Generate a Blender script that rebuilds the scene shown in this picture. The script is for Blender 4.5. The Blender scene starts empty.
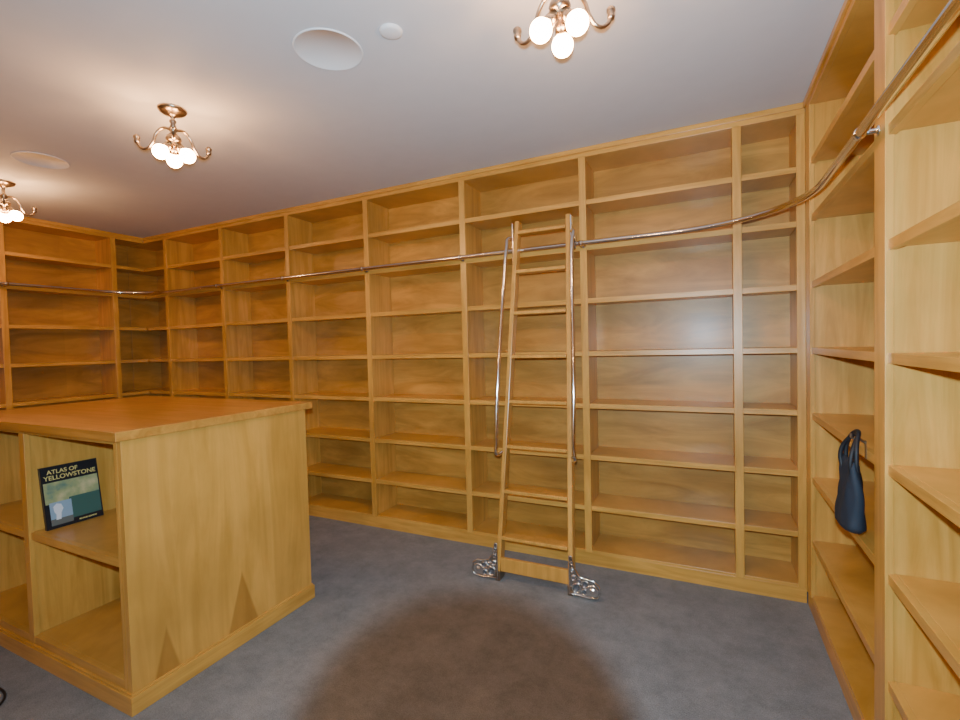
import bpy, bmesh, math, random
from mathutils import Vector, Matrix, Euler
random.seed(4)
S = bpy.context.scene
C = S.collection
H = 2.70          # ceiling height
FY = 3.04         # front plane of far bookcase
RX = 0.49         # front plane of right bookcase
LX = -5.41        # front plane of left bookcase
D = 0.31          # bookcase depth
RY = -2.6         # rear wall

# ------------------------------------------------------------------ materials
def new_mat(name):
    m = bpy.data.materials.new(name); m.use_nodes = True
    nt = m.node_tree
    return m, nt, nt.nodes['Principled BSDF']

def plain(name, col, rough=0.5, metal=0.0, emit=None, estr=0.0, coat=0.0):
    m, nt, b = new_mat(name)
    nz = nt.nodes.new('ShaderNodeTexNoise'); nz.inputs['Scale'].default_value = 60
    mx = nt.nodes.new('ShaderNodeMixRGB'); mx.blend_type = 'MULTIPLY'; mx.inputs[0].default_value = 0.06
    mx.inputs[1].default_value = (*col, 1)
    nt.links.new(nz.outputs['Fac'], mx.inputs[2])
    nt.links.new(mx.outputs[0], b.inputs['Base Color'])
    b.inputs['Roughness'].default_value = rough
    b.inputs['Metallic'].default_value = metal
    b.inputs['Coat Weight'].default_value = coat
    if emit:
        b.inputs['Emission Color'].default_value = (*emit, 1)
        b.inputs['Emission Strength'].default_value = estr
    return m

def wood(name, scale, c1, c2, rough=0.36, cells=False, coat=0.3):
    m, nt, b = new_mat(name)
    L = nt.links
    geo = nt.nodes.new('ShaderNodeNewGeometry')
    mp = nt.nodes.new('ShaderNodeMapping'); mp.inputs['Scale'].default_value = scale
    L.new(geo.outputs['Position'], mp.inputs['Vector'])
    n1 = nt.nodes.new('ShaderNodeTexNoise'); n1.inputs['Scale'].default_value = 1.0
    n1.inputs['Detail'].default_value = 8; n1.inputs['Distortion'].default_value = 1.2; n1.inputs['Roughness'].default_value = .62
    L.new(mp.outputs[0], n1.inputs['Vector'])
    cr = nt.nodes.new('ShaderNodeValToRGB')
    cr.color_ramp.elements[0].position = 0.34; cr.color_ramp.elements[0].color = (*c2, 1)
    cr.color_ramp.elements[1].position = 0.64; cr.color_ramp.elements[1].color = (*c1, 1)
    L.new(n1.outputs['Fac'], cr.inputs[0])
    n2 = nt.nodes.new('ShaderNodeTexNoise'); n2.inputs['Scale'].default_value = 2.2; n2.inputs['Detail'].default_value = 4
    L.new(geo.outputs['Position'], n2.inputs['Vector'])
    mr = nt.nodes.new('ShaderNodeMapRange'); mr.inputs[1].default_value = .3; mr.inputs[2].default_value = .7
    mr.inputs[3].default_value = 0.78; mr.inputs[4].default_value = 1.06
    L.new(n2.outputs['Fac'], mr.inputs[0])
    out = mr.outputs[0]
    if cells:
        m2 = nt.nodes.new('ShaderNodeMapping'); m2.inputs['Location'].default_value = (-.195, .2, 0)
        m2.inputs['Scale'].default_value = (1/.87, 1/.87, 0)
        L.new(geo.outputs['Position'], m2.inputs['Vector'])
        fl = nt.nodes.new('ShaderNodeVectorMath'); fl.operation = 'FLOOR'
        L.new(m2.outputs[0], fl.inputs[0])
        wn = nt.nodes.new('ShaderNodeTexWhiteNoise'); L.new(fl.outputs[0], wn.inputs['Vector'])
        m3 = nt.nodes.new('ShaderNodeMapRange'); m3.inputs[3].default_value = .84; m3.inputs[4].default_value = 1.08
        L.new(wn.outputs['Value'], m3.inputs[0])
        mu = nt.nodes.new('ShaderNodeMath'); mu.operation = 'MULTIPLY'
        L.new(out, mu.inputs[0]); L.new(m3.outputs[0], mu.inputs[1]); out = mu.outputs[0]
    vm = nt.nodes.new('ShaderNodeVectorMath'); vm.operation = 'SCALE'
    L.new(cr.outputs[0], vm.inputs[0]); L.new(out, vm.inputs['Scale'])
    L.new(vm.outputs[0], b.inputs['Base Color'])
    b.inputs['Roughness'].default_value = rough
    b.inputs['Coat Weight'].default_value = coat
    b.inputs['Coat Roughness'].default_value = 0.22
    bp = nt.nodes.new('ShaderNodeBump'); bp.inputs['Strength'].default_value = .04; bp.inputs['Distance'].default_value = .01
    L.new(n1.outputs['Fac'], bp.inputs['Height']); L.new(bp.outputs[0], b.inputs['Normal'])
    return m

A = (.80, .425, .088); B = (.60, .29, .046)
W_V = wood('maple_vertical', (14, 14, 1.2), A, B)
W_H = wood('maple_horizontal', (1.4, 1.4, 22), A, B)
W_B = wood('maple_back_panel', (1.6, 1.6, 8), (.72, .365, .072), (.48, .225, .036), rough=.42, cells=True, coat=.15)
W_T = wood('maple_countertop', (1.2, 16, 16), (.68, .33, .065), (.50, .215, .036), rough=.3)
W_L = wood('ladder_maple', (20, 20, 2), (.72, .36, .072), (.54, .26, .046))
CHROME = plain('polished_chrome', (.84, .83, .81), .12, 1.0)
NICKEL = plain('brushed_nickel', (.42, .33, .24), .28, 1.0)

# carpet
CARPET, nt, b = new_mat('carpet_blue_grey')
tc = nt.nodes.new('ShaderNodeNewGeometry')
n1 = nt.nodes.new('ShaderNodeTexNoise'); n1.inputs['Scale'].default_value = 5; n1.inputs['Detail'].default_value = 12; n1.inputs['Roughness'].default_value = .85
n2 = nt.nodes.new('ShaderNodeTexNoise'); n2.inputs['Scale'].default_value = 200; n2.inputs['Detail'].default_value = 3
cr = nt.nodes.new('ShaderNodeValToRGB')
cr.color_ramp.elements[0].position = .36; cr.color_ramp.elements[0].color = (.160, .165, .166, 1)
cr.color_ramp.elements[1].position = .64; cr.color_ramp.elements[1].color = (.275, .278, .276, 1)
nt.links.new(tc.outputs['Position'], n1.inputs['Vector']); nt.links.new(tc.outputs['Position'], n2.inputs['Vector'])
nt.links.new(n1.outputs['Fac'], cr.inputs[0])
mx = nt.nodes.new('ShaderNodeMixRGB'); mx.blend_type = 'OVERLAY'; mx.inputs[0].default_value = .45
nt.links.new(cr.outputs[0], mx.inputs[1]); nt.links.new(n2.outputs['Fac'], mx.inputs[2])
nt.links.new(mx.outputs[0], b.inputs['Base Color'])
b.inputs['Roughness'].default_value = .95
b.inputs['Sheen Weight'].default_value = .05
bp = nt.nodes.new('ShaderNodeBump'); bp.inputs['Strength'].default_value = .7; bp.inputs['Distance'].default_value = .008
nt.links.new(n2.outputs['Fac'], bp.inputs['Height']); nt.links.new(bp.outputs[0], b.inputs['Normal'])

PAINT = plain('ceiling_paint', (.74, .75, .77), .8)
WALLP = plain('wall_paint', (.66, .56, .40), .8)
WHITE = plain('white_plastic', (.88, .89, .90), .6)

# ------------------------------------------------------------------ mesh helpers
def bx(bm, x0, x1, y0, y1, z0, z1, mi=0):
    if x0 > x1: x0, x1 = x1, x0
    if y0 > y1: y0, y1 = y1, y0
    v = [bm.verts.new(p) for p in ((x0,y0,z0),(x1,y0,z0),(x1,y1,z0),(x0,y1,z0),(x0,y0,z1),(x1,y0,z1),(x1,y1,z1),(x0,y1,z1))]
    for f in ((0,3,2,1),(4,5,6,7),(0,1,5,4),(1,2,6,5),(2,3,7,6),(3,0,4,7)):
        bm.faces.new([v[i] for i in f]).material_index = mi

def finish(bm, name, mats, bevel=0.0, origin=None, smooth=False, parent=None):
    me = bpy.data.meshes.new(name)
    bmesh.ops.recalc_face_normals(bm, faces=bm.faces)
    if origin is not None:
        o = Vector(origin)
        bmesh.ops.translate(bm, verts=bm.verts, vec=-o)
    bm.to_mesh(me); bm.free()
    for m in mats: me.materials.append(m)
    ob = bpy.data.objects.new(name, me); C.objects.link(ob)
    if origin is not None: ob.location = o
    if smooth:
        for p in me.polygons: p.use_smooth = True
    if bevel:
        md = ob.modifiers.new('bevel', 'BEVEL'); md.width = bevel; md.segments = 2; md.limit_method = 'ANGLE'
    if parent: setparent(ob, parent)
    return ob

def empty(name, loc):
    e = bpy.data.objects.new(name, None); C.objects.link(e); e.location = loc; e.empty_display_size = .1
    return e

def setparent(ob, p):
    ob.parent = p
    ob.matrix_parent_inverse = Matrix.Translation(-Vector(p.location))

def tube(name, pts, r, mat, parent=None, cyclic=False, smooth=True, res=8):
    cu = bpy.data.curves.new(name, 'CURVE'); cu.dimensions = '3D'
    cu.bevel_depth = r; cu.bevel_resolution = 4; cu.resolution_u = res; cu.use_fill_caps = True
    sp = cu.splines.new('BEZIER' if smooth else 'POLY')
    if smooth:
        sp.bezier_points.add(len(pts)-1)
        for q, p in zip(sp.bezier_points, pts):
            q.co = p; q.handle_left_type = q.handle_right_type = 'AUTO'
    else:
        sp.points.add(len(pts)-1)
        for q, p in zip(sp.points, pts): q.co = (*p, 1)
    sp.use_cyclic_u = cyclic
    cu.materials.append(mat)
    ob = bpy.data.objects.new(name, cu); C.objects.link(ob)
    dg = bpy.context.evaluated_depsgraph_get()
    me = bpy.data.meshes.new_from_object(ob.evaluated_get(dg))
    bpy.data.objects.remove(ob); me.name = name
    ob = bpy.data.objects.new(name, me); C.objects.link(ob)
    for p in me.polygons: p.use_smooth = True
    if parent: setparent(ob, parent)
    return ob

def lathe(bm, prof, center=(0,0,0), axis=(0,0,1), seg=32, mi=0, smooth=True):
    q = Vector((0,0,1)).rotation_difference(Vector(axis).normalized())
    c = Vector(center); rings = []
    for r, z in prof:
        if r < 1e-5: rings.append([bm.verts.new(c + q @ Vector((0,0,z)))])
        else: rings.append([bm.verts.new(c + q @ Vector((r*math.cos(2*math.pi*i/seg), r*math.sin(2*math.pi*i/seg), z))) for i in range(seg)])
    for a, b2 in zip(rings, rings[1:]):
        for i in range(seg):
            j = (i+1) % seg
            if len(a) == 1 and len(b2) == 1: continue
            if len(a) == 1: f = bm.faces.new([a[0], b2[i], b2[j]])
            elif len(b2) == 1: f = bm.faces.new([a[i], a[j], b2[0]])
            else: f = bm.faces.new([a[i], a[j], b2[j], b2[i]])
            f.material_index = mi; f.smooth = smooth

# ------------------------------------------------------------------ room shell
def slab(name, a, mat):
    bm = bmesh.new(); bx(bm, *a)
    c = ((a[0]+a[1])/2, (a[2]+a[3])/2, (a[4]+a[5])/2)
    return finish(bm, name, [mat], origin=c)
X0, X1 = LX-D-.002, RX+D+.002
Y1 = FY+D+.002
slab('floor', (X0-.1, X1+.1, RY-.1, Y1+.1, -.1, 0), CARPET)
slab('ceiling', (X0-.1, X1+.1, RY-.1, Y1+.1, H, H+.1), PAINT)
slab('wall_far', (X0-.1, X1+.1, Y1, Y1+.1, 0, H), WALLP)
slab('wall_rear', (X0-.1, X1+.1, RY-.1, RY, 0, H), WALLP)
slab('wall_left', (X0-.1, X0, RY, Y1, 0, H), WALLP)
slab('wall_right', (X1, X1+.1, RY, Y1, 0, H), WALLP)

# ------------------------------------------------------------------ bookcases
SH = [.38, .715, 1.05, 1.39, 1.73, 2.07, 2.36]
def bookcase(fn, stiles, u0, u1, back0, back1):
    """fn(u0,u1,v0,v1)->x0,x1,y0,y1 ; stiles list of (u,width)"""
    bm = bmesh.new()
    def P(a, b_, v0, v1, z0, z1, mi): bx(bm, *fn(a, b_, v0, v1), z0, z1, mi)
    P(back0, back1, D-.012, D, 0, H-.004, 2)
    for (u, w) in stiles:
        P(u-w/2, u+w/2, 0, .022, .085, 2.645, 0)
        t = max(.012, w/2-.008)
        P(u-t, u+t, .022, D-.012, .0, H-.01, 0)
    P(u0, u1, 0.004, .026, 0, .085, 1)              # kick
    P(back0, back1, .006, D-.012, .085-.02, .10, 1)       # bottom board
    P(u0, u1, 0, .022, 2.640, H-.003, 1)            # frieze
    P(u0, u1, -.012, 0, 2.668, H-.003, 1)           # cap
    P(back0, back1, .022, D-.012, 2.64, 2.66, 1)
    us = sorted(u for u, w in stiles); bounds = [back0]+us+[back1]
    ws = {u: w for u, w in stiles}
    for a, b_ in zip(bounds, bounds[1:]):
        if b_-a < .03: continue
        ta = max(.012, ws[a]/2-.008) if a in ws else 0
        tb = max(.012, ws[b_]/2-.008) if b_ in ws else 0
        fa = max(a+ta, u0 if a not in ws else -99); fb = min(b_-tb, u1 if b_ not in ws else 99)
        for z in SH:
            P(a+ta, b_-tb, .03, D-.012, z-.012, z+.012, 1)
            P(fa, fb, .008, .03, z-.020, z+.012, 1)      # nosing
    return bm

# far bookcase (runs whole width, holds both corners)
st = [(.17-.87*k, .045) for k in range(7)]+[(RX-.02, .04)]
bm = bookcase(lambda a, b_, v0, v1: (a, b_, FY+v0, FY+v1), st, LX, RX, LX-D, RX+D)
bx(bm, LX-D, LX-D+.012, FY+.001, FY+D-.012, 0, H-.004, 2)     # closed corner ends
bx(bm, RX+D-.012, RX+D, FY+.001, FY+D-.012, 0, H-.004, 2)
finish(bm, 'built_in_bookcase', [W_V, W_H, W_B], bevel=.0015, origin=(-2.5, FY+D/2, 0))
# right
st = [(FY-.055, .10), (1.86, .10), (.98, .05), (.11, .05), (-.76, .05), (-1.6, .05)]
bm = bookcase(lambda a, b_, v0, v1: (RX+v0, RX+v1, a, b_), st, -1.625, FY-.002, -1.625, FY-.002)
finish(bm, 'built_in_bookcase', [W_V, W_H, W_B], bevel=.0015, origin=(RX+D/2, .7, 0))
# left
st = [(2.75, .045), (1.90, .045), (1.04, .045), (.17, .045), (-.70, .045), (-1.57, .045)]
bm = bookcase(lambda a, b_, v0, v1: (LX-v0, LX-v1, a, b_), st, -1.59, FY-.002, -1.59, FY-.002)
finish(bm, 'built_in_bookcase', [W_V, W_H, W_B], bevel=.0015, origin=(LX-D/2, .7, 0))

# ------------------------------------------------------------------ ladder rail
RZ = 2.085; so = .055
rail = empty('library_ladder_rail', (-2.4, FY-so, RZ))
pts = []
xr, xl, yb = RX-.048, LX+so, FY-so
R = .62
pts.append((xr, -1.55, RZ))
for i in range(21):
    a = math.pi/2*i/20
    pts.append((xr-R+R*math.cos(a), yb-R+R*math.sin(a), RZ))
R = .45
for i in range(17):
    a = math.pi/2+math.pi/2*i/16
    pts.append((xl+R+R*math.cos(a), yb-R+R*math.sin(a), RZ))
pts.append((xl, -1.55, RZ))
tube('rail_tube', pts, .0155, CHROME, rail, smooth=False)
bm = bmesh.new()
for k in range(1, 6):
    x = .17-.87*k
    lathe(bm, [(0,0),(.022,0),(.022,.006),(.009,.008),(.009,so-.012)], (x, FY-.0005, RZ), (0,-1,0), 16)
    lathe(bm, [(0,-.012),(.019,-.012),(.019,.012),(0,.012)], (x, FY-so, RZ), (1,0,0), 16)
for y in (1.86, .98, .11, -.76):
    lathe(bm, [(0,0),(.016,0),(.016,.005),(.008,.007),(.008,so-.012)], (RX-.0005, y, RZ), (-1,0,0), 16)
    lathe(bm, [(0,-.010),(.018,-.010),(.018,.010),(0,.010)], (xr, y, RZ), (0,1,0), 16)
for y in (1.9, 1.04, .17, -.7):
    lathe(bm, [(0,0),(.022,0),(.022,.006),(.009,.008),(.009,so-.012)], (LX+.0005, y, RZ), (1,0,0), 16)
    lathe(bm, [(0,-.012),(.019,-.012),(.019,.012),(0,.012)], (LX+so, y, RZ), (0,1,0), 16)
finish(bm, 'rail_brackets', [CHROME], parent=rail)

# ------------------------------------------------------------------ ladder
lad = empty('library_ladder', (-.93, 2.7, 0))
zb, zt = .05, 2.27
def ly(z): return 2.66 + (z-.05)*(2.945-2.66)/(RZ-.05)     # centre-line depth of ladder
def lxl(z): return -1.172 + (z-.05)*.06/2.2
def lxr(z): return -.715 - (z-.05)*.055/2.2
bm = bmesh.new()
def prism(bm, cl, z0, z1, tx, ty, mi=0):
    vs = []
    for z in (z0, z1):
        cx, cy = cl(z), ly(z)
        for dx, dy in ((-tx,-ty),(tx,-ty),(tx,ty),(-tx,ty)): vs.append(bm.verts.new((cx+dx, cy+dy, z)))
    for f in ((0,3,2,1),(4,5,6,7),(0,1,5,4),(1,2,6,5),(2,3,7,6),(3,0,4,7)): bm.faces.new([vs[i] for i in f]).material_index = mi
prism(bm, lxl, zb, zt, .014, .034); prism(bm, lxr, zb, zt, .014, .034)
finish(bm, 'stiles', [W_L], bevel=.004, parent=lad)
bm = bmesh.new()
for z in (.26, .54, .815, 1.095, 1.38, 1.66, 1.93, 2.19):
    bx(bm, lxl(z)+.0145, lxr(z)-.0145, ly(z)-.042, ly(z)+.04, z-.011, z+.011)
z = .10; bx(bm, lxl(z)+.0145, lxr(z)-.0145, ly(z)-.03, ly(z)-.006, .055, .14)
finish(bm, 'treads', [W_L], bevel=.004, parent=lad)
RUB = plain('wheel_rubber', (.10,.10,.11), .5)
PLATE = plain('stamped_steel', (.66,.65,.63), .22, 1.0)
for s, cl, nm in ((-1, lxl, 'left'), (1, lxr, 'right')):
    o = .040*s
    P = []
    P.append((cl(2.14)+.014*s, ly(2.14)-.02, 2.15))
    P.append((cl(2.14)+o, ly(2.14)-.05, 2.155))
    P.append((cl(2.09)+o, ly(2.09)-.085, 2.09))
    P.append((cl(1.9)+o, ly(1.9)-.095, 1.90))
    P.append((cl(1.5)+o*1.1, ly(1.5)-.095, 1.5))
    P.append((cl(1.1)+o*1.1, ly(1.1)-.095, 1.1))
    P.append((cl(.93)+o, ly(.93)-.09, .84))
    P.append((cl(.86)+o, ly(.78)-.06, .77))
    P.append((cl(.86)+.014*s, ly(.78)-.02, .78))
    tube('hand_rail_'+nm, P, .0115, CHROME, lad)
    tube('hand_rail_mid_post_'+nm, [(cl(1.42)+.013*s, ly(1.42)-.02, 1.42), (cl(1.42)+o, ly(1.42)-.095, 1.42)], .006, CHROME, lad, smooth=False)
    x = cl(RZ)+.0195*s
    bm = bmesh.new()
    bx(bm, x-.004, x+.004, ly(RZ)-.03, ly(RZ)+.02, RZ-.1, RZ+.17)
    lathe(bm, [(0,-.014),(.024,-.014),(.019,0),(.024,.014),(0,.014)], (x, yb, RZ+.037), (1,0,0), 20)
    finish(bm, 'hook_plate_'+nm, [CHROME], bevel=.002, parent=lad)
    tube('rail_hook_'+nm, [(x, ly(RZ)-.02, RZ+.12), (x, yb-.01, RZ+.085), (x, yb+.028, RZ+.05), (x, yb+.034, RZ), (x, yb+.024, RZ-.03)], .007, CHROME, lad)
    # caster with pierced scroll bracket, in the XZ plane in front of the stile foot
    yy = ly(.1)-.05; x0 = cl(.1)+.010*s
    W = .165
    def q(a, z, d=0): return (x0+s*a, yy+d, z)
    out = [(-.012,.235),(.004,.235),(.016,.17),(.045,.125),(.085,.115),(.125,.112),(.155,.09),(W,.05),(.15,.018),(.10,.012),(.05,.016),(-.012,.02)]
    bm = bmesh.new()
    vs = [bm.verts.new(q(a, z, .004)) for a, z in out]; vs2 = [bm.verts.new(q(a, z, .008)) for a, z in out]
    bm.faces.new(vs); bm.faces.new(vs2[::-1])
    for i in range(len(vs)): j = (i+1) % len(vs); bm.faces.new((vs[i], vs[j], vs2[j], vs2[i]))
    finish(bm, 'caster_bracket_plate_'+nm, [PLATE], parent=lad)
    tube('caster_bracket_rim_'+nm, [q(a, z) for a, z in out], .005, CHROME, lad, cyclic=True, smooth=False)
    k = 0
    for a, z, r in ((.030,.055,.026),(.078,.085,.020),(.046,.098,.013),(.012,.110,.014),(.006,.155,.011),(.004,.195,.009),(.075,.040,.017)):
        ring = [(x0+s*a+r*math.cos(t*math.pi/8), yy, z+r*math.sin(t*math.pi/8)) for t in range(16)]
        tube('caster_scroll_%s_%d' % (nm, k), ring, .0032, CHROME, lad, cyclic=True, smooth=False)
        bm = bmesh.new(); lathe(bm, [(0,0),(r*.62,0),(r*.62,-.001)], (x0+s*a, yy+.0035, z), (0,1,0), 16)
        finish(bm, 'caster_piercing_%s_%d' % (nm, k), [RUB], parent=lad); k += 1
    bm = bmesh.new()
    lathe(bm, [(0,-.012),(.036,-.012),(.043,-.008),(.043,.008),(.036,.012),(0,.012)], (x0+s*(W-.045), yy+.022, .043), (0,1,0), 28)
    finish(bm, 'caster_wheel_'+nm, [RUB], parent=lad)
    bm = bmesh.new()
    lathe(bm, [(0,-.008),(.010,-.008),(.014,-.002),(.020,-.001),(.030,-.005),(.034,-.004),(.036,.003)], (x0+s*(W-.045), yy, .055), (0,1,0), 28)
    finish(bm, 'caster_hub_'+nm, [CHROME], parent=lad)
    bm = bmesh.new(); bx(bm, cl(.05)-.017, cl(.05)+.017, ly(.05)-.04, ly(.05)+.038, .0, .06)
    finish(bm, 'foot_'+nm, [NICKEL], bevel=.003, parent=lad)

# ------------------------------------------------------------------ island cabinet
ix0, ix1, iy0, iy1, iz = -3.66, -2.10, 1.06, 2.02, 1.115
W_E = wood('maple_island_end', (9, 9, .9), (.78, .405, .085), (.62, .31, .054))
nt = W_E.node_tree; L = nt.links; b = nt.nodes['Principled BSDF']
geo = nt.nodes.new('ShaderNodeNewGeometry'); sx = nt.nodes.new('ShaderNodeSeparateXYZ'); L.new(geo.outputs['Position'], sx.inputs[0])
def M(op, a, b_=None, c=None):
    n = nt.nodes.new('ShaderNodeMath'); n.operation = op
    for i, v in enumerate((a, b_, c)):
        if v is None: continue
        if isinstance(v, (int, float)): n.inputs[i].default_value = v
        else: L.new(v, n.inputs[i])
    return n.outputs[0]
def cathedral(yc, half, ztop):
    # pointed heart-wood figure in the veneer
    dy = M('ABSOLUTE', M('SUBTRACT', sx.outputs[1], yc))
    hgt = M('SUBTRACT', ztop, sx.outputs[2])
    w = M('MULTIPLY', hgt, half/(ztop-.09))
    d = M('SUBTRACT', w, dy)
    r = nt.nodes.new('ShaderNodeMapRange'); r.interpolation_type = 'SMOOTHSTEP'
    L.new(d, r.inputs[0]); r.inputs[1].default_value = -.002; r.inputs[2].default_value = .012
    return r.outputs[0]
m = M('MAXIMUM', cathedral(1.57, .085, .37), cathedral(1.20, .055, .30))
old = b.inputs['Base Color'].links[0].from_socket
mx = nt.nodes.new('ShaderNodeMixRGB'); mx.blend_type = 'MULTIPLY'; L.new(M('MULTIPLY', m, .9), mx.inputs[0]); L.new(old, mx.inputs[1])
mx.inputs[2].default_value = (.66, .58, .46, 1); L.new(mx.outputs[0], b.inputs['Base Color'])

bm = bmesh.new()
zk = .085
bx(bm, ix1-.03, ix1, iy0, iy1, zk-.03, iz, 3)                # end panel right
bx(bm, ix0, ix0+.03, iy0, iy1, zk-.03, iz, 0)
bx(bm, ix0+.03, ix1-.03, iy1-.02, iy1, zk-.03, iz, 0)        # rear panel
bx(bm, ix0+.03, ix1-.03, iy0+.40, iy0+.42, zk-.03, iz, 2)    # middle back
mid = -2.925
bx(bm, ix1-.055, ix1-.03, iy0, iy0+.022, zk-.03, iz, 0)
bx(bm, ix0+.03, ix0+.055, iy0, iy0+.022, zk-.03, iz, 0)
bx(bm, mid-.025, mid+.025, iy0, iy0+.022, zk-.03, iz, 0)
bx(bm, mid-.014, mid+.014, iy0+.022, iy0+.40, zk-.03, iz, 0)
bx(bm, ix0+.055, mid-.025, iy0, iy0+.022, iz-.02, iz, 1); bx(bm, mid+.025, ix1-.055, iy0, iy0+.022, iz-.02, iz, 1)
for a, b_, c, d in ((ix0+.03, mid-.014, ix0+.055, mid-.025), (mid+.014, ix1-.03, mid+.025, ix1-.055)):
    bx(bm, a, b_, iy0+.022, iy0+.40, .105, .125, 1)
    bx(bm, c, d, iy0+.001, iy0+.022, zk-.03, .125, 1)
    bx(bm, a, b_, iy0+.03, iy0+.40, .598, .622, 1)
    bx(bm, a, b_, iy0+.023, iy0+.03, .586, .622, 1)
    bx(bm, c, d, iy0+.008, iy0+.0232, .586, .622, 1)
bx(bm, ix0-.012, ix1+.012, iy0-.012, iy1+.012, 0, zk-.01, 1)
bx(bm, ix0-.006, ix1+.006, iy0-.006, iy1+.006, zk-.01, zk, 1)
bx(bm, ix0-.03, ix1+.025, iy0-.03, iy1+.03, iz, iz+.038, 4)   # countertop
finish(bm, 'island_cabinet', [W_V, W_H, W_B, W_E, W_T], bevel=.002, origin=((ix0+ix1)/2, (iy0+iy1)/2, 0))

# ------------------------------------------------------------------ book
book = empty('book', (-2.844, 1.225, .6225))
bw, bh, bt = .235, .30, .018
def blk(name, a, mat, bev=0):
    bm = bmesh.new(); bx(bm, *a)
    me = bpy.data.meshes.new(name); bmesh.ops.recalc_face_normals(bm, faces=bm.faces); bm.to_mesh(me); bm.free()
    me.materials.append(mat); ob = bpy.data.objects.new(name, me); C.objects.link(ob); ob.parent = book
    return ob
BK = plain('book_black', (.015,.018,.022), .35, coat=.3)
blk('cover', (-bw/2, bw/2, 0, .003, 0, bh), BK)
blk('rear_cover', (-bw/2, bw/2, bt-.003, bt, 0, bh), BK)
blk('spine', (-bw/2, -bw/2+.003, .003, bt-.003, 0, bh), BK)
blk('pages', (-bw/2+.003, bw/2-.004, .003, bt-.003, .004, bh-.004), plain('paper', (.75,.72,.62), .8))
MAPM, nt2, bb = new_mat('printed_map')
n = nt2.nodes.new('ShaderNodeTexNoise'); n.inputs['Scale'].default_value = 14; n.inputs['Detail'].default_value = 5
tcn = nt2.nodes.new('ShaderNodeTexCoord'); nt2.links.new(tcn.outputs['Object'], n.inputs['Vector'])
cr = nt2.nodes.new('ShaderNodeValToRGB'); e = cr.color_ramp.elements
e[0].position = .35; e[0].color = (.14,.26,.20,1); e[1].position = .68; e[1].color = (.70,.62,.32,1)
x_ = e.new(.5); x_.color = (.40,.44,.20,1)
nt2.links.new(n.outputs['Fac'], cr.inputs[0]); nt2.links.new(cr.outputs[0], bb.inputs['Base Color']); bb.inputs['Roughness'].default_value = .4
blk('map_print', (-bw/2+.006, bw/2-.006, -.0006, 0, .12, .222), MAPM)
blk('forest_print', (-.018, bw/2-.006, -.0007, 0, .03, .135), plain('forest_print', (.06,.15,.12), .4))
blk('photo_print', (-bw/2+.02, -.01, -.0008, 0, .015, .125), plain('geyser_print', (.34,.48,.60), .4))
blk('rock_print', (-bw/2+.02, -.01, -.0010, -.0008, .015, .045), plain('rock_print', (.16,.17,.15), .4))
bm = bmesh.new()
pl = [(-.078,.04),(-.058,.04),(-.055,.07),(-.045,.09),(-.052,.112),(-.070,.118),(-.084,.105),(-.082,.08),(-.075,.065)]
bm.faces.new([bm.verts.new((a, -.00115, z)) for a, z in pl])
me = bpy.data.meshes.new('geyser_plume'); bm.to_mesh(me); bm.free(); me.materials.append(plain('plume_print', (.9,.92,.95), .5))
ob = bpy.data.objects.new('geyser_plume', me); C.objects.link(ob); ob.parent = book
YT = plain('title_ink', (.85,.72,.25), .5)
def txt(s, size, x, z, nm, mat):
    cu = bpy.data.curves.new(nm, 'FONT'); cu.body = s; cu.size = size; cu.align_x = 'CENTER'; cu.extrude = .0003; cu.offset = .0004
    cu.materials.append(mat)
    ob = bpy.data.objects.new(nm, cu); C.objects.link(ob); ob.parent = book
    ob.location = (x, -.0008, z); ob.rotation_euler = (math.pi/2, 0, 0)
txt('YELLOWSTONE', .030, 0, .234, 'title_line', YT)
txt('ATLAS OF', .028, -.03, .263, 'title_top', YT)
txt('SECOND EDITION', .009, .05, .012, 'subtitle', YT)
book.rotation_euler = (-math.radians(9.0), 0, math.pi/2)

# ------------------------------------------------------------------ ceiling lamps
BULB = plain('lit_globe_bulb', (1, .95, .85), .3, emit=(1, .50, .20), estr=142)
def lamp(x, y, rot=0.0):
    e = empty('ceiling_lamp', (x, y, H))
    bm = bmesh.new()
    lathe(bm, [(0,0),(.066,0),(.066,-.006),(.060,-.014),(.048,-.022),(.028,-.030),(.014,-.036),(.009,-.046),(.009,-.082),
               (.014,-.088),(.022,-.098),(.022,-.106),(.012,-.116),(.018,-.124),(.032,-.138),(.036,-.152),(.028,-.166),(.014,-.176),(.006,-.186),(0,-.188)], (x, y, H-.0005))
    finish(bm, 'canopy_and_stem', [NICKEL], parent=e)
    for k in range(3):
        a = rot + k*2*math.pi/3; c, s = math.cos(a), math.sin(a)
        def q(r, z): return (x+r*c, y+r*s, H+z)
        tube('arm_%d' % k, [q(.012,-.102), q(.05,-.092), q(.085,-.118), q(.108,-.168), q(.138,-.196), q(.170,-.184), q(.183,-.156)], .0066, NICKEL, e)
        bm = bmesh.new()
        lathe(bm, [(0,-.02),(.010,-.018),(.013,-.008),(.009,0),(.015,.008),(.015,.016),(.007,.024),(0,.028)], q(.184,-.149), (0,0,1), 16)
        finish(bm, 'finial_%d' % k, [NICKEL], parent=e)
        a2 = a + math.pi/3; c, s = math.cos(a2), math.sin(a2)
        dv = Vector((c*.66, s*.66, -.75)).normalized()
        base = Vector((x, y, H-.160))
        bm = bmesh.new()
        lathe(bm, [(.010,.015),(.010,.03),(.019,.036),(.021,.062),(.016,.066)], base, dv, 20)
        finish(bm, 'socket_%d' % k, [NICKEL], parent=e)
        bm = bmesh.new()
        lathe(bm, [(.013,.058),(.014,.068)]+[(.036*math.sin(math.pi*i/14), .101-.036*math.cos(math.pi*i/14)) for i in range(2, 15)], base, dv, 24)
        finish(bm, 'bulb_%d' % k, [BULB], parent=e)
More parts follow.
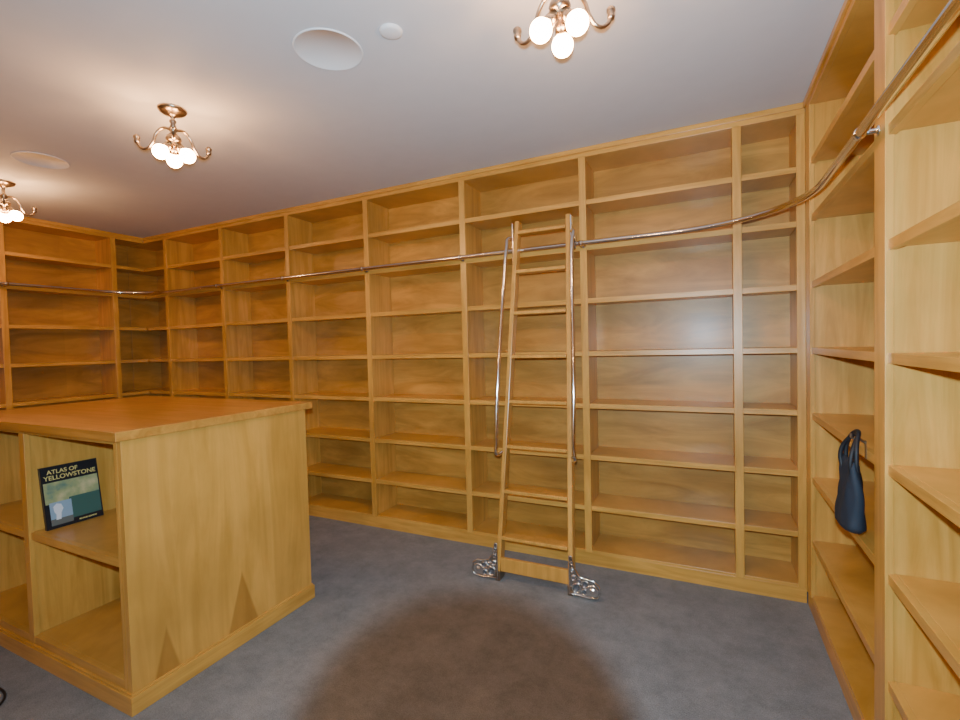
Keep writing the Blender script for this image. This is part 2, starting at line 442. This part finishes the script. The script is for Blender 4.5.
lamp(-.415, 1.535, .68); lamp(-2.44, 1.54, 1.53); lamp(-4.47, 1.60, 1.75)
lamp(-.9, -1.2, .5); lamp(-3.4, -1.2, .1)

# ------------------------------------------------------------------ ceiling discs
def disc(name, x, y, r, ring):
    bm = bmesh.new()
    if ring:
        lathe(bm, [(0,-.003),(r*.95,-.003),(r*.96,-.005),(r*.99,-.004),(r,0)], (x, y, H-.0005), seg=64)
    else:
        lathe(bm, [(0,-.012),(r*.75,-.012),(r*.95,-.008),(r,0)], (x, y, H-.0005), seg=48)
    finish(bm, name, [WHITE], origin=(x, y, H))
disc('ceiling_speaker', -1.40, 1.545, .14, True)
disc('ceiling_speaker', -3.78, 1.54, .14, True)
disc('smoke_detector', -1.10, 1.567, .045, False)

# ------------------------------------------------------------------ soft bag hanging over a shelf edge of the right bookcase
NAVY = plain('navy_fabric', (.014,.022,.036), .75)
TRIM = plain('black_strap', (.010,.011,.014), .6)
yc, xf = 2.03, RX-.036
bag = empty('hanging_bag', (xf, yc, 1.0))
bm = bmesh.new()
n_u, n_v = 32, 22
rows = []
for j in range(n_v+1):
    t = j/n_v; z = .775+.245*t
    hw = .092*(1-.18*t)*(min(1, math.sqrt(max(0, 1-(1-min(1, t/.16))**2))*.999+.05))   # rounded bottom
    th = .030*(1-t)**.45*min(1, .25+t/.12) + .006
    row = []
    for i in range(n_u):
        a = 2*math.pi*i/n_u
        cx, sy = math.cos(a), math.sin(a)
        y = hw*math.copysign(abs(cx)**.75, cx)
        x = th*math.copysign(abs(sy)**.8, sy)
        fold = .005*math.sin(y*90+t*5)+.003*math.sin(y*170-t*9)
        row.append(bm.verts.new((xf+x+fold*(.4+.6*t), yc+y+.006*math.sin(t*7), z+.012*(abs(y)/.085)**2*t)))
    rows.append(row)
for a, b_ in zip(rows, rows[1:]):
    for i in range(n_u):
        j = (i+1) % n_u; bm.faces.new((a[i], a[j], b_[j], b_[i]))
bm.faces.new(rows[0][::-1]); bm.faces.new(rows[-1])
finish(bm, 'bag_body', [NAVY], smooth=True, parent=bag)
for k, dx in enumerate((-.010, .006)):
    tube('strap_%d' % k, [(xf+dx, yc-.06, .985), (xf+dx-.004, yc-.066, 1.03), (xf+dx*.5+.004, yc-.05, 1.08+k*.008), (xf+.022, yc, 1.115+k*.01), (xf+dx*.5+.004, yc+.05, 1.08+k*.008), (xf+dx-.004, yc+.066, 1.03), (xf+dx, yc+.06, .985)], .007, TRIM, bag)
tube('hook', [(RX+.007, yc, 1.085), (RX-.015, yc, 1.10), (RX-.03, yc, 1.10), (RX-.034, yc, 1.115)], .004, NICKEL, bag)
bm = bmesh.new(); bx(bm, RX+.0065, RX+.0078, yc-.01, yc+.01, 1.03, 1.095); finish(bm, 'hook_plate', [NICKEL], parent=bag)

# ------------------------------------------------------------------ floor cable
tube('power_cable', [(-3.2, .75, .006), (-2.95, .86, .006), (-2.78, .90, .006), (-2.68, .86, .006), (-2.62, .74, .006), (-2.72, .55, .006), (-3.0, .35, .006)], .005, plain('black_rubber', (.01,.01,.012), .5))

# ------------------------------------------------------------------ camera flash (light with a lens-shaded beam)
fl = bpy.data.lights.new('camera_flash', 'POINT'); fl.energy = 310; fl.color = (.54, .79, 1.0); fl.shadow_soft_size = .015
fo = bpy.data.objects.new('camera_flash', fl); C.objects.link(fo); fo.location = (-.005, .0, 1.535)
fl.use_nodes = True; nt = fl.node_tree; em = nt.nodes['Emission']
tc = nt.nodes.new('ShaderNodeTexCoord')
def dotn(v):
    n = nt.nodes.new('ShaderNodeVectorMath'); n.operation = 'DOT_PRODUCT'; n.inputs[1].default_value = v
    nt.links.new(tc.outputs['Normal'], n.inputs[0]); return n.outputs['Value']
r1 = nt.nodes.new('ShaderNodeMapRange'); r1.interpolation_type = 'SMOOTHSTEP'
nt.links.new(dotn((-.335, .613, -.716)), r1.inputs[0])
r1.inputs[1].default_value = math.cos(math.radians(18.5)); r1.inputs[2].default_value = math.cos(math.radians(14.5)); r1.inputs[3].default_value = 1; r1.inputs[4].default_value = 0
r2 = nt.nodes.new('ShaderNodeMapRange'); r2.interpolation_type = 'SMOOTHSTEP'
nt.links.new(dotn((-.43, .90, .05)), r2.inputs[0])
r2.inputs[1].default_value = .25; r2.inputs[2].default_value = 1.0; r2.inputs[3].default_value = .17; r2.inputs[4].default_value = 1
mu = nt.nodes.new('ShaderNodeMath'); mu.operation = 'MULTIPLY'
nt.links.new(r1.outputs[0], mu.inputs[0]); nt.links.new(r2.outputs[0], mu.inputs[1]); nt.links.new(mu.outputs[0], em.inputs['Strength'])

# ------------------------------------------------------------------ world
w = bpy.data.worlds.new('world'); S.world = w; w.use_nodes = True
w.node_tree.nodes['Background'].inputs[0].default_value = (.5,.55,.6,1); w.node_tree.nodes['Background'].inputs[1].default_value = .3

# ------------------------------------------------------------------ camera
cd = bpy.data.cameras.new('camera'); cam = bpy.data.objects.new('camera', cd); C.objects.link(cam)
cd.sensor_width = 36; cd.lens = 471/960*36; cd.clip_start = .02
r = Vector((.9023, .4307, -.0256)); u = Vector((.0101, .0383, .9992)); f = Vector((-.4310, .9016, -.0302))
r.normalize(); u = (u - r*u.dot(r)).normalized(); bk = r.cross(u)
cam.matrix_world = Matrix(((r.x,u.x,bk.x,0),(r.y,u.y,bk.y,0),(r.z,u.z,bk.z,1.455),(0,0,0,1)))
S.camera = cam
